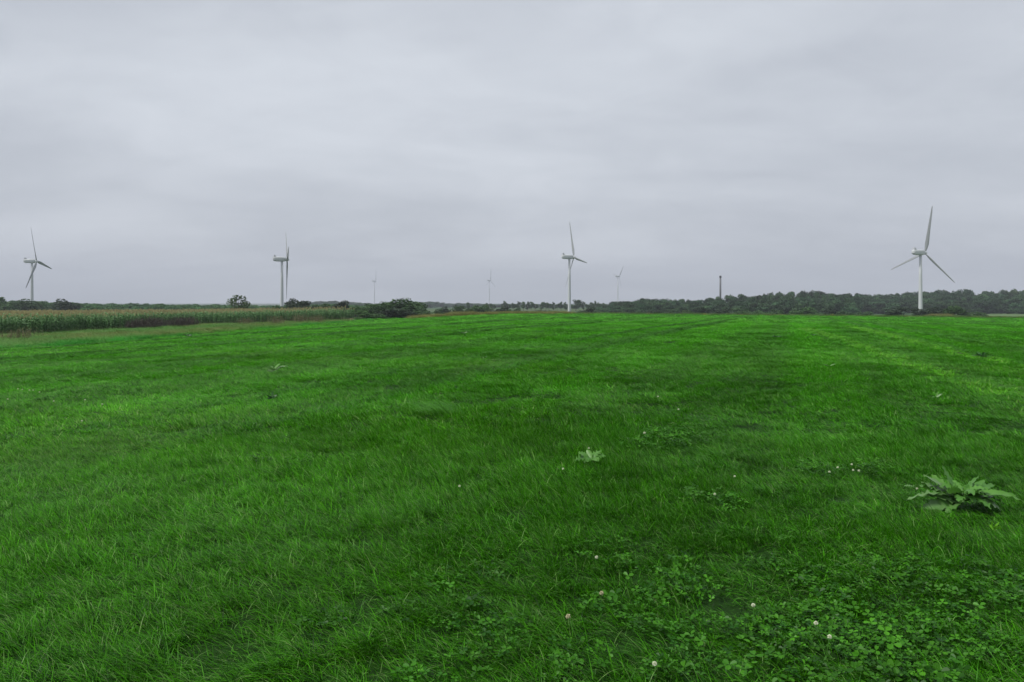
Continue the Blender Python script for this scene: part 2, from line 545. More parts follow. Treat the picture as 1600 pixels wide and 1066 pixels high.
def turf(lib, y0, y1, step, blend):
    xmax = y1 * 0.74 + 4
    gx = np.arange(-xmax, xmax, step); gy = np.arange(y0, y1, step)
    X, Y = np.meshgrid(gx, gy)
    x = X.ravel() + RNG.uniform(-.5, .5, X.size) * step
    y = Y.ravel() + RNG.uniform(-.5, .5, X.size) * step
    keep = (np.abs(x) < 0.74 * np.abs(y) + 3.5) & (x > x_left(y) - 0.3) & (y < field_end(x) + 1.0)
    x, y = x[keep], y[keep]
    n = len(x)
    big = fbm(x, y, 7.0, 3); mid = fbm(x + 77, y + 31, 1.5, 2); sm = fbm(x - 20, y + 90, 0.55, 2)
    far_ = sstep(7, 26, y)
    h = (0.66 + 0.12 * far_) + (0.46 - 0.24 * far_) * sstep(0.25, 0.75, mid) + 0.12 * (big - 0.5) + 0.3 * (sm - 0.5)
    ta = line_dist(x, y, trk_a); tb = line_dist(x, y, trk_b)
    tr = np.maximum(np.exp(-(ta / 0.42) ** 2), np.exp(-(tb / 0.42) ** 2)) * (0.5 + 0.7 * fbm(x, y, 4.0, 2)) * (1 - sstep(60, 95, y))
    # faint old wheelings parallel to the corn on the left
    c = x * edge_dir[1] - y * edge_dir[0]
    wv = np.zeros(n)
    for c0 in (-41.6, -39.2, -30.0, -27.6, -20.5, -18.1, -9.4, -7.0):
        wv = np.maximum(wv, np.exp(-((c - c0 + 0.8 * (fbm(x, y, 14., 1) - .5)) / 0.42) ** 2))
    wv *= (0.45 + 0.6 * big)
    # swaths left by the mower, lying alternately towards and away
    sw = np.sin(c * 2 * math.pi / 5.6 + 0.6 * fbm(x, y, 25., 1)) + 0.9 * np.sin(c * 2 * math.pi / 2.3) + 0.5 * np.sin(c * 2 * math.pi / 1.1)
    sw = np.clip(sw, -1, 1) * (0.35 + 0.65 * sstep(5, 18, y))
    h = h * (1 - 0.55 * np.clip(tr, 0, 1)) * (1 - 0.3 * wv)
    for bx, by, br, am in bare:
        d = np.hypot(x - bx, y - by)
        h = h * (1 - am * (1 - sstep(br * 0.6, br * 1.15, d)))
    az = math.pi + 0.25 + 0.5 * sw + 2.4 * (fbm(x + 300, y, 3.2, 2) - 0.5) + RNG.normal(0, 0.35, n)
    tilt = RNG.normal(0, 0.07, (n, 2))
    rot = np.column_stack([tilt, az])
    sxy = RNG.uniform(0.85, 1.15, n)
    scl = np.column_stack([sxy, sxy, np.clip(h, 0.4, 1.7)])
    br_ = 0.73 + 0.27 * sstep(3, 16, y) + 0.34 * sstep(16, 80, y) + (0.15 - 0.06 * far_) * (big - 0.5) + (0.38 - 0.27 * far_) * (mid - 0.5) + RNG.normal(0, 0.06, n)  # gap shade up close and lit tips far off put into the tint
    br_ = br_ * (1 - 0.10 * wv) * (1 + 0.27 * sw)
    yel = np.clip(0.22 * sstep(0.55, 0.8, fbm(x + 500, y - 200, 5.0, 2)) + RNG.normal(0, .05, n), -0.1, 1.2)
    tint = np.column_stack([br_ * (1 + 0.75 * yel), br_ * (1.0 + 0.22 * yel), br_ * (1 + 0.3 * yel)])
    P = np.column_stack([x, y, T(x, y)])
    return P, rot, scl, tint


# ------------------------------------------------------------------ broad-leaved weeds in the grass
def leaf_strip(L, W, bend0, bend1, wav, mat, seed, lobes=5, fold=0.18, droop=0.0):
    """a broad leaf along +X, arching, with a wavy edge and a folded midrib"""
    r = np.random.default_rng(seed)
    s = 11
    V = []
    p = np.array([0., 0., 0.]); ph = r.random() * 6.3
    for i in range(s + 1):
        t = i / s
        wd = W * 0.5 * (math.sin(math.pi * min(1, t * 0.92 + 0.06)) ** 0.75) * (0.35 + 0.65 * min(1, t * 3.5))
        wl_ = wd * (1 + wav * math.sin(lobes * 2 * math.pi * t + ph)); wr_ = wd * (1 + wav * math.sin(lobes * 2 * math.pi * t + ph + 2.1))
        zz = wav * 0.35 * W * math.sin(lobes * 2 * math.pi * t + ph * 1.7)
        V += [(p[0], -wl_, p[2] + fold * wl_ + zz), (p[0], -wl_ * .5, p[2] + fold * .4 * wl_), (p[0], 0, p[2]),
              (p[0], wr_ * .5, p[2] + fold * .4 * wr_), (p[0], wr_, p[2] + fold * wr_ - zz)]
        a = bend0 + (bend1 - bend0) * t
        p = p + np.array([math.cos(a), 0, math.sin(a)]) * L / s
    q = []
    for i in range(s):
        for j in range(4):
            b = i * 5 + j
            q.append((b, b + 1, b + 6, b + 5))
    rnd = np.repeat(r.random(s + 1), 5) * 0.4 + 0.6 * r.random()
    return new_mesh('leaf', V, np.array(q), mat, {'rnd': np.clip(rnd, 0, 1), 'dry': np.zeros(len(V))}, smooth=True)


def rosette(name, px, py, leaves, label, cat='weed', group=None, lift=0.03, size=0.62):
    """leaves: list of (azimuth deg in plan with 0 = right, 90 = away, length, width, rise deg, end deg, material)"""
    x, y = G(px, py)
    e = bpy.data.objects.new(name, None)
    COL.objects.link(e)
    e.location = (x, y, float(T(x, y)) + lift)
    e.empty_display_size = 0.1
    e.scale = (size, size, size)
    e.location.z -= 0.045 if size < .8 else 0.03
    tag(e, label, cat, group)
    for k, (az, L, W, b0, b1, mat) in enumerate(leaves):
        me = leaf_strip(L * RNG.uniform(.85, 1.12), W * .95, R(b0 * .72 + RNG.normal(0, 8)), R(b1 + RNG.normal(0, 12)), 0.36, mat, hash((px, py, k)) % 9999)
        add('leaf', me, e, (0.015 * math.cos(R(az)), 0.015 * math.sin(R(az)), 0.004 * k), (RNG.normal(0, .5), 0, R(az + RNG.normal(0, 9))))
    return e


P_, D_, K_, Y_ = M_DOCK_PALE, M_DOCK, M_WEED_DARK, M_WEED_LIME
dock_leaves = [(176, .40, .13, 30, -14, P_), (163, .36, .13, 44, -4, P_), (150, .36, .12, 56, 6, P_), (138, .34, .10, 64, 22, P_),
               (118, .30, .09, 70, 34, P_), (188, .36, .12, 24, -16, P_), (204, .27, .11, 20, -34, P_), (96, .26, .08, 66, 20, D_),
               (74, .25, .10, 58, -5, D_), (50, .30, .11, 48, -12, D_), (28, .36, .11, 40, -20, D_), (8, .42, .11, 32, -24, D_),
               (-12, .38, .12, 34, -38, P_), (2, .50, .09, 30, -16, D_), (18, .48, .09, 36, -10, D_), (40, .42, .08, 44, 0, D_), (-22, .44, .09, 30, -26, D_), (170, .48, .09, 28, -8, P_), (-34, .28, .11, 34, -48, P_), (-62, .22, .10, 34, -50, D_), (-90, .18, .08, 38, -40, D_),
               (240, .20, .08, 32, -38, D_), (128, .30, .07, 60, 40, P_), (15, .26, .09, 56, -8, D_), (-24, .20, .08, 50, -20, D_), (84, .22, .09, 50, 0, D_)]
gx_, gy_ = G(1505, 800)
dock_leaves = [(a, L, W, b0, b1, D_ if (m is P_ and k % 3 == 1) else m) for k, (a, L, W, b0, b1, m) in enumerate(dock_leaves)]
dock_leaves += [(a, .2, .085, 36, -25, D_) for a in (12, 34, 66, 100, 140, 220, 260, 300, 330)]
rosette('dock_plant', 1505, 800, dock_leaves, 'large dock plant with pale wavy leaves spread in the grass', 'weed', lift=0.07, size=0.93)
bare.append((gx_, gy_, 0.36, 0.5))
bare.append((gx_ + 0.08, gy_ - 0.30, 0.26, 0.45))
rosette('dock_plant', 1432, 776, [(180, .17, .05, 40, -10, P_), (160, .12, .04, 50, 0, P_), (10, .10, .035, 45, 0, D_)],
        'small flat dock seedling just beside the large dock plant', 'weed', lift=0.12)
bare.append((*G(1432, 776), 0.12, 0.5))
rosette('sow_thistle', 1552, 836, [(a, .08, .022, 75, 15, Y_) for a in range(0, 360, 50)] + [(30, .10, .02, 86, 70, Y_), (200, .10, .02, 86, 74, Y_)],
        'bright lime green upright weed in front of the large dock plant', 'weed', lift=0.07)
rosette('plantain_plant', 925, 728, [(195, .26, .17, 48, -15, D_), (165, .20, .13, 52, -10, D_), (40, .24, .13, 50, -10, D_), (10, .22, .11, 45, -18, D_), (80, .18, .08, 62, 25, D_), (-60, .16, .10, 30, -30, D_), (230, .2, .12, 36, -20, D_)],
        'low broad-leaved green weed with rounded leaves in mid meadow', 'weed', lift=0.10, size=0.78)
rosette('thistle_plant', 430, 586, [(a, .42, .12, 62, -15, P_ if k % 2 else D_) for k, a in enumerate(range(0, 360, 36))],
        'pale thistle clump standing above the grass nearer the corn', 'weed', lift=0.14, size=0.8)
rosette('nettle_plant', 425, 628, [(a, .16, .06, 70, 10, K_) for a in range(0, 360, 40)] + [(90, .2, .05, 86, 75, K_)],
        'very small dark green weed just below the pale thistle clump', 'weed', lift=0.09)
rosette('dock_plant', 1535, 560, [(a, .55, .17, 40, -25, K_) for a in range(0, 360, 30)] + [(a, .4, .12, 65, 10, K_) for a in range(10, 360, 50)],
        'dark spreading dock plant beside the upper wheel track', 'weed', lift=0.06)
rosette('dock_plant', 1505, 556, [(170, .35, .10, 50, 0, P_), (190, .3, .09, 40, -10, P_), (120, .25, .08, 60, 10, P_)],
        'pale leaf tips rising on the wheel track beside the dark dock', 'weed', lift=0.10)
rosette('plantain_plant', 1462, 628, [(180, .22, .07, 40, -10, P_), (20, .20, .06, 70, 40, P_), (60, .18, .06, 75, 50, D_), (200, .15, .06, 35, -15, D_)],
        'small pale weed with two light leaves below the wheel tracks', 'weed', lift=0.12)
rosette('plantain_plant', 1296, 577, [(175, .30, .09, 40, -10, P_), (10, .28, .08, 50, 5, P_), (150, .25, .07, 55, 0, D_)],
        'small pale weed inside the lower wheel track', 'weed', lift=0.12)
rosette('thistle_plant', 1214, 530, [(a, .38, .13, 45, -10, K_) for a in range(0, 360, 36)],
        'dark weed clump on the far meadow, wider of two', 'weed', lift=0.14)
rosette('thistle_plant', 1270, 527, [(a, .30, .10, 55, -5, K_) for a in range(0, 360, 45)],
        'dark weed clump on the far meadow next to the lower wheel track', 'weed', lift=0.14)
rosette('thistle_plant', 755, 566, [(a, .20, .07, 66, 5, P_ if k % 3 == 0 else D_) for k, a in enumerate(range(0, 360, 45))],
        'tiny pale thistle in the middle of the far meadow', 'weed', lift=0.14)
rosette('plantain_plant', 725, 524, [(a, .4, .12, 50, -5, P_) for a in range(0, 360, 60)],
        'pale weed clump far up the meadow below the straw-coloured edge', 'weed', lift=0.14)
rosette('thistle_plant', 293, 528, [(a, .6, .2, 55, -10, P_ if k % 2 else K_) for k, a in enumerate(range(0, 360, 30))],
        'spreading pale thistle clump at the meadow edge below the corn', 'weed', lift=0.16)

# lodged tuft of longer grass
tx, ty = G(682, 648)
tuft_me = blades(420, 0.62, 0.25, 0.5, 0.006, 4, 9, 901, wind=1.6, bend=(55, 95), tilt=(25, 55), glint_p=0.05, name='lodged_tuft')
M_TUFT = leaf_material('lodged grass', (0.03, 0.15, 0.006), (0.12, 0.38, 0.03), 0.25, 0.45, 0.12)
tuft_me.materials.append(M_TUFT)
tag(add('grass_tuft', tuft_me, None, (tx + .1, ty, float(T(tx, ty)) + 0.06), (0, 0, math.pi + .2)),
    'flattened tuft of longer paler grass lying in the meadow', 'grass tuft')

# ------------------------------------------------------------------ clover
def clover_patch(n, size, seed, big=1.0):
    r = np.random.default_rng(seed)
    V, Fc, rn = [], [], []
    for k in range(n):
        x, y = (r.random(2) - .5) * size
        h = r.uniform(0.02, 0.09)
        c = np.array([x, y, h])
        nz = np.array([r.normal(0, .28), r.normal(0, .28) - 0.12, 1.0]); nz /= np.linalg.norm(nz)
        ux = np.cross(nz, [0.3, 1, 0.1]); ux /= np.linalg.norm(ux); uy = np.cross(nz, ux)
        a0 = r.random() * 6.28; s = r.uniform(0.007, 0.019) * big; rr = np.clip(r.normal(.5, .25), 0, 1)
        # stalk
        b = len(V)
        V += [(x + r.normal(0, .02), y + r.normal(0, .02), 0), (c[0] + .0015, c[1], c[2]), (c[0] - .0015, c[1], c[2])]
        Fc.append((b, b + 1, b + 2)); rn += [rr] * 3
        for j in range(3):
            a = a0 + j * 2.094 + r.normal(0, .12)
            d = ux * math.cos(a) + uy * math.sin(a); e = -ux * math.sin(a) + uy * math.cos(a)
            up = nz * s * r.uniform(.1, .55)
            pts = [(0.06, 0), (0.7, .52), (1.25, .60), (1.62, .26), (1.55, 0), (1.62, -.26), (1.25, -.60), (0.7, -.52)]
            b = len(V)
            for (u, v) in pts:
                p = c + d * s * u + e * s * v + up * (abs(v) * 1.1 + u * 0.25)
                V.append(tuple(p))
            Fc += [(b, b + 1, b + 2, b + 4), (b + 2, b + 3, b + 4), (b, b + 4, b + 6, b + 7), (b + 4, b + 5, b + 6)]
            r3 = np.clip(rr + r.normal(0, .12), 0, 1)
            rn += [r3] * 8
    return new_mesh('clover', V, Fc, M_CLOVER, {'rnd': np.array(rn)})


LC = library('clover', [clover_patch(26, 0.22, 700 + k) for k in range(8)])
clover_zones = []          # (x, y, rx, amount)
for (px, py, rad, am) in [(1480, 1000, .85, 1.0), (1330, 1010, .7, .9), (1590, 1010, .9, 1.0), (1250, 1050, .5, .8), (1180, 1010, .4, .6), (1440, 930, .6, .85),
                          (1300, 920, .4, .5), (1560, 930, .5, .7), (1660, 960, .7, .8), (700, 940, .35, .6), (770, 935, .22, .5), (680, 990, .35, .55), (760, 1010, .4, .5),
                          (900, 985, .4, .5), (860, 1040, .4, .5), (1010, 1050, .35, .55), (1060, 960, .35, .5), (1100, 1020, .4, .6), (960, 905, .35, .4), (590, 1020, .4, .35),
                          (630, 1060, .3, .6), (1140, 800, .34, .95), (1110, 790, .28, .8), (1075, 690, .55, .8), (1110, 680, .4, .6), (1020, 700, .5, .4), (1335, 745, .35, .6), (1300, 740, .3, .5),
                          (1030, 880, .5, .4), (1130, 900, .4, .35), (500, 1000, .2, .3), (540, 590, 1.2, .2), (100, 620, 2.0, .35)]:
    x, y = G(px, py)
    clover_zones.append((x, y, rad, am if am > .65 else am * .7))


def clover_amount(x, y):
    a = np.zeros(np.shape(x))
    for zx, zy, zr, am in clover_zones:
        a = np.maximum(a, am * (1 - sstep(zr * 0.35, zr * 1.1, np.hypot(x - zx, y - zy) + 0.5 * zr * (fbm(x, y, .4, 2) - .5))))
    return a


cx = []
gx = np.arange(-9, 12, 0.13); gy = np.arange(1.2, 17, 0.13)
X, Y = np.meshgrid(gx, gy)
x = X.ravel() + RNG.uniform(-.065, .065, X.size); y = Y.ravel() + RNG.uniform(-.065, .065, X.size)
keep = (np.abs(x) < 0.74 * y + 1.5)
x, y = x[keep], y[keep]
am = clover_amount(x, y) + 0.006 * sstep(.5, .7, fbm(x, y, 1.3, 2))
keep = RNG.random(len(x)) < am * 0.8
x, y, am = x[keep], y[keep], am[keep]
n = len(x)
s = RNG.uniform(0.8, 1.25, n)
b = RNG.uniform(0.55, 1.15, n)
o = scatter('clover', LC, np.column_stack([x, y, T(x, y)]), np.column_stack([RNG.normal(0, .08, (n, 2)), RNG.uniform(0, 6.28, n)]),
            np.column_stack([s, s, s * RNG.uniform(.8, 1.15, n)]), np.column_stack([b, b, b]))
tag(o, 'three-lobed clover leaves growing through the meadow grass', 'clover', kind='stuff')
for zx, zy, zr, am in clover_zones:
    if am >= 0.5:
        bare.append((zx, zy, zr * 0.9, 0.12 * am))

# the meadow itself
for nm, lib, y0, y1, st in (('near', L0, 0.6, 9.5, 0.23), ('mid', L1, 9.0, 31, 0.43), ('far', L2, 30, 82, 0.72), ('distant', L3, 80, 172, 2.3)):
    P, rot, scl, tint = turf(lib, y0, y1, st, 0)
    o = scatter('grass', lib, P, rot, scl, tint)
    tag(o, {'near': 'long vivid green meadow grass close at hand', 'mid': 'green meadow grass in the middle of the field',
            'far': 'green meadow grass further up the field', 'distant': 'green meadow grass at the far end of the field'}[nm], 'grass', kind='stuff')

# wheel tracks: shorter, yellower turf in two lines on the right; old darker wheelings across the field
def along(pts, step, wid):
    out = []
    for a, b in zip(pts[:-1], pts[1:]):
        m = max(2, int(np.linalg.norm(b - a) / step)); t = (np.arange(m) + RNG.random(m)) / m
        d = (b - a) / np.linalg.norm(b - a)
        o_ = RNG.normal(0, wid, m)
        out.append(a + t[:, None] * (b - a) + o_[:, None] * np.array([-d[1], d[0]]))
    return np.vstack(out)


pts, tn = [], []
for tk in (trk_a, trk_b):
    ext = np.vstack([tk[0] - (tk[1] - tk[0]) * 1.6, tk])
    q = along(ext, 0.10, 0.20)
    q = q[RNG.random(len(q)) < 0.35 + 0.65 * sstep(.3, .6, fbm(q[:, 0], q[:, 1], 5., 2))]
    pts.append(q); tn.append(np.tile((1.42, 1.20, 1.1), (len(q), 1)) * RNG.uniform(.8, 1.1, (len(q), 1)))
for c0 in (-41.6, -39.2, -30.0, -27.6, -20.5, -18.1, -9.4, -7.0, 6.5, 8.9):
    yy = np.arange(9, 140, 0.15)
    xx = (c0 + 0.8 * (fbm(yy * 0, yy, 14., 1) - .5) + yy * edge_dir[0]) / edge_dir[1] + RNG.normal(0, .14, len(yy))
    k = (xx > x_left(yy) + 1) & (yy < field_end(xx) - 4) & (np.abs(xx) < .76 * yy + 3) & (RNG.random(len(yy)) < 0.45 + 0.55 * sstep(.3, .55, fbm(xx, yy, 9., 2)))
    q = np.column_stack([xx, yy])[k]
    pts.append(q); tn.append(np.tile((.56, .62, .62) if c0 < 0 else (.72, .78, .78), (len(q), 1)) * RNG.uniform(.85, 1.1, (len(q), 1)))
pts, tn = np.vstack(pts), np.vstack(tn); n = len(pts)
LT = library('track_turf', [blades(150, 0.34, 0.05, 0.14, 0.009, 2, 8, 600 + k, mat=M_GRASS, tilt=(20, 60), bend=(30, 80), glint_p=.06) for k in range(5)])
o = scatter('track_grass', LT, np.column_stack([pts, T(pts[:, 0], pts[:, 1]) + .02 + .05 * sstep(15, 45, pts[:, 1])]), np.column_stack([RNG.normal(0, .05, (n, 2)), RNG.uniform(0, 6.28, n)]),
            np.ones((n, 3)) * RNG.uniform(.9, 1.3, (n, 1)) * (1 + .5 * sstep(25, 70, pts[:, 1]))[:, None], tn)
tag(o, 'paler and darker turf along the wheel tracks through the meadow', 'grass', kind='stuff')

# ------------------------------------------------------------------ white clover flowers
def flower_meshes(mat, seed):
    r = np.random.default_rng(seed)
    V, Fc, rn = [], [], []
    for k in range(46):          # florets round a globe
        ph = math.acos(1 - 1.75 * (k + .5) / 46); th = k * 2.39996
        d = np.array([math.sin(ph) * math.cos(th), math.sin(ph) * math.sin(th), math.cos(ph)])
        a = np.cross(d, [.2, .1, 1]); a /= np.linalg.norm(a); b_ = np.cross(d, a)
        L = 0.0115 * r.uniform(.85, 1.15)
        b = len(V)
        for t, w in ((.35, .0010), (.75, .0021), (1.0, .0009)):
            c = d * L * t + np.array([0, 0, .002])
            V += [tuple(c + a * w), tuple(c + b_ * w), tuple(c - a * w), tuple(c - b_ * w)]
        for s_ in range(2):
            for j in range(4):
                Fc.append((b + s_ * 4 + j, b + s_ * 4 + (j + 1) % 4, b + s_ * 4 + 4 + (j + 1) % 4, b + s_ * 4 + 4 + j))
        Fc.append((b + 8, b + 9, b + 10, b + 11))
        rn += [r.random()] * 12
    head = new_mesh('flower_head', V, Fc, mat, {'rnd': np.array(rn)})
    return head


HEAD = flower_meshes(M_PETAL, 1)
HEAD_OLD = flower_meshes(M_PETAL_OLD, 2)
sv = []
for t in np.linspace(0, 1, 5):
    for j in range(5):
        a = j * 1.2566
        sv.append((0.0011 * math.cos(a) + 0.01 * (1 - t) ** 2, 0.0011 * math.sin(a), -0.17 * (1 - t)))
sf = [(i * 5 + j, i * 5 + (j + 1) % 5, i * 5 + 5 + (j + 1) % 5, i * 5 + 5 + j) for i in range(4) for j in range(5)]
STEM = new_mesh('stem', sv, sf, M_STEM)
flowers = [(940, 928, 1, 'browned clover flower in the middle foreground, upper of two browned ones'),
           (888, 965, 1, 'browned clover flower in the middle foreground, lower of two browned ones'),
           (932, 872, 0, 'white clover flower just above the browned clover flowers'),
           (1177, 947, 0, 'white clover flower at the edge of the dense clover patch'),
           (1023, 1038, 0, 'white clover flower lowest in the middle of the foreground'),
           (1296, 997, 0, 'white clover flower in the dense clover near the bottom'),
           (880, 733, 0, 'white clover flower beside the low broad-leaved weed'),
           (920, 701, 0, 'white clover flower above the low broad-leaved weed'),
           (1007, 677, 0, 'white clover flower left of the darker clover patch up the meadow'),
           (1148, 745, 0, 'white clover flower above the round clover patch in mid meadow'),
           (1117, 773, 0, 'small white clover flower touching the round clover patch'),
           (1296, 738, 0, 'leftmost white clover flower of the cluster near the dock plant'),
           (1309, 731, 0, 'second clover flower of the cluster near the dock plant'),
           (1331, 726, 0, 'topmost clover flower of the cluster near the dock plant'),
           (1333, 735, 0, 'inner clover flower of the cluster near the dock plant'),
           (1342, 736, 0, 'rightmost clover flower of the cluster near the dock plant'),
           (1433, 764, 0, 'white clover flower above the small dock seedling'),
           (718, 760, 0, 'lone white clover flower left of the low broad-leaved weed'),
           (1275, 975, 0, 'tiny white clover flower half hidden in the dense clover'),
           (128, 658, 0, 'lone white clover flower far out on the meadow below the corn'),
           (1028, 620, 0, 'small white clover flower far up the middle of the meadow'),
           (1060, 640, 0, 'white clover flower far up the meadow, above the darker clover')]
for i, (px, py) in enumerate([(28, 608), (35, 609), (46, 610), (52, 610), (12, 624), (62, 613), (84, 627), (133, 625), (160, 632)]):
    flowers.append((px, py, 0, 'tiny white clover flower scattered low beneath the corn at the picture edge'))
for k, (px, py, old, lab) in enumerate(flowers):
    h = 0.125
    # ground point whose flower head, h above the ground, lands on the pixel
    dd = np.arange(1.5, 60, 0.01); xx = (px - 800) / F * dd
    zz = EYE - (py - HZ) / F * dd
    j = int(np.argmax(T(xx, dd) + h > zz))
    x, y = float(xx[j]), float(dd[j])
    e = bpy.data.objects.new('clover_flower', None); COL.objects.link(e)
    e.location = (x, y, float(T(x, y)) + h); e.empty_display_size = .02
    s = 0.85 if not old else 1.0
    if y > 8: s = 1.15
    e.rotation_euler = (RNG.normal(0, .2), RNG.normal(0, .2), RNG.uniform(0, 6))
    e.scale = (s, s, s)
    tag(e, lab, 'flower', 'white clover flowers in the meadow')
    add('flower_head', HEAD_OLD if old else HEAD, e)
    add('stem', STEM, e)

# ------------------------------------------------------------------ verge, dead weeds, straw-coloured edges
def verge_points(n, inside):
    pts = []
    return pts


vy = RNG.uniform(30, 122, 9000); vx = RNG.uniform(-95, -18, 9000)
k = (vx < x_left(vy) - 0.1) & (vx > x_corn(vy) + 0.2) & (vy < field_end(vx) - 1) & (vx > -0.78 * vy - 3)
vx, vy = vx[k], vy[k]
n = len(vx)
h = 0.28 + 0.42 * fbm(vx, vy, 2.5, 2)
brn = sstep(.45, .7, fbm(vx + 50, vy, 6.0, 2)); b = 0.75 + 0.4 * fbm(vx, vy + 60, 3.0, 2)
grn = 1 - sstep(0, 3.0, x_left(vx * 0 + vy) - vx)
tint = np.column_stack([b * (0.56 + .3 * brn - .36 * grn), b * (1.12 - .2 * brn + .25 * grn), b * (.7 + .1 * brn - .4 * grn)])
o = scatter('verge_grass', LV, np.column_stack([vx, vy, T(vx, vy)]), np.column_stack([RNG.normal(0, .1, (n, 2)), RNG.uniform(2, 4.5, n)]),
            np.column_stack([np.ones(n), np.ones(n), h]), tint)
tag(o, 'rough yellowing grass verge between the meadow and the corn', 'grass', kind='stuff')

# dead straw grass along the far edge
ex, ey, eh, et = [], [], [], []
for q in range(900):
    px = RNG.uniform(640, 900)
    dens = np.interp(px, [640, 690, 720, 760, 800, 850, 885, 900], [.2, .8, 1, .9, .8, .7, .9, .2])
    if RNG.random() > dens: continue
    d0 = float(field_end((px - 800) / F * 150)); d = d0 + RNG.uniform(-1, 7)
    x = (px - 800) / F * d
    ex.append(x); ey.append(d); eh.append(RNG.uniform(.6, 1.2) * (1.25 if 700 < px < 740 else 0.9)); et.append((1.05, .9, .85))
for q in range(1100):
    px = RNG.uniform(900, 1680)
    d0 = float(field_end((px - 800) / F * 160)); d = d0 + RNG.uniform(-1, 5)
    ex.append((px - 800) / F * d); ey.append(d); eh.append(RNG.uniform(.4, .8))
    et.append((0.4, 0.7, 0.4) if RNG.random() < .9 else (.8, .8, .6))
for q in range(260):      # sandy, dry bank by the right hand turbine
    px = RNG.uniform(1452, 1485); d = 185 + RNG.uniform(0, 10)
    ex.append((px - 800) / F * d); ey.append(d); eh.append(RNG.uniform(1.3, 1.9)); et.append((1.1, .95, 1.1))
ex, ey = np.array(ex), np.array(ey); n = len(ex)
o = scatter('straw_grass', LV, np.column_stack([ex, ey, T(ex, ey)]), np.column_stack([RNG.normal(0, .1, (n, 2)), RNG.uniform(0, 6.28, n)]),
            np.column_stack([np.ones(n) * 1.2, np.ones(n) * 1.2, eh]), np.array(et))
tag(o, 'dry straw-coloured grass along the far edge of the meadow', 'grass', kind='stuff')


def stalk_clump(seed, n=130, w=1.6, h=1.3, mat=None):
    """dead seed-bearing stalks: thin stems set with small seed flakes"""
    r = np.random.default_rng(seed)
    V, Fc, rn = [], [], []
    for k in range(n):
        x, y = r.normal(0, w * .28, 2); hh = h * r.uniform(.5, 1.0); lx, ly = r.normal(0, .14, 2)
        a = r.random() * 6.28; wd = .012
        b = len(V); rr = r.random()
        V += [(x - wd * math.cos(a), y - wd * math.sin(a), 0), (x + wd * math.cos(a), y + wd * math.sin(a), 0), (x + lx, y + ly, hh)]
        Fc.append((b, b + 1, b + 2)); rn += [rr] * 3
        for j in range(14):
            t = r.uniform(.35, 1.0); c = np.array([x + lx * t, y + ly * t, hh * t]) + r.normal(0, .035, 3)
            u = r.normal(0, .028, 3); v = r.normal(0, .028, 3)
            b = len(V); V += [tuple(c - u), tuple(c + v), tuple(c + u)]; Fc.append((b, b + 1, b + 2)); rn += [np.clip(rr + r.normal(0, .2), 0, 1)] * 3
    return new_mesh('seed_stalks', V, Fc, mat, {'rnd': np.array(rn)})


M_DEAD = leaf_material('dead seed stalk', (0.045, 0.041, 0.034), (0.092, 0.080, 0.066), 0.15, 0.8, 0.1)
M_DEADP = leaf_material('dry flower stalk', (0.11, 0.115, 0.055), (0.20, 0.185, 0.10), 0.15, 0.8, 0.1)
ST = [stalk_clump(40 + k, mat=M_DEAD) for k in range(4)]
STP = [stalk_clump(60 + k, n=90, w=2.0, h=1.1, mat=M_DEADP) for k in range(3)]
for px, py, s, lab in [(208, 516, 1.1, 'brown dead weed stalks, first clump along the corn from the picture edge'),
                       (222, 516, 1.3, 'brown dead weed stalks, second clump along the corn'),
                       (236, 515, 1.35, 'brown dead weed stalks, third clump along the corn'),
                       (250, 514, 1.2, 'brown dead weed stalks, last clump before the gap in front of the corn'),
                       (274, 513, 1.2, 'brown dead weed stalks just after the gap in front of the corn'),
                       (288, 512, 1.3, 'brown dead weed stalks in the middle of the second brown stand'),
                       (300, 511, 1.15, 'brown dead weed stalks at the end of the second brown stand')]:
    x, y = G(px, py)
    tag(add('dead_weed', random.choice(ST), None, (x, y, float(T(x, y))), (0, 0, RNG.uniform(0, 6)), (s, s, s)), lab, 'weed', 'dead weeds in front of the corn')
for px, py, s, lab in [(30, 533, 1.0, 'dry pale weed stalks at the verge below the near end of the corn'),
                       (385, 509, 1.1, 'dry pale weed stalks on the verge below the lone tree'),
                       (432, 508, 1.2, 'dry pale weed stalks on the verge below the narrow turbine'),
                       (470, 506, 1.4, 'dry pale weed stalks on the verge below the dark bush'),
                       (495, 505, 1.2, 'dry pale weed stalks on the verge towards the corn field corner')]:
    x, y = G(px, py)
    tag(add('dry_weed', random.choice(STP), None, (x, y, float(T(x, y))), (0, 0, RNG.uniform(0, 6)), (s, s, s)), lab, 'weed', 'dry weeds on the verge')

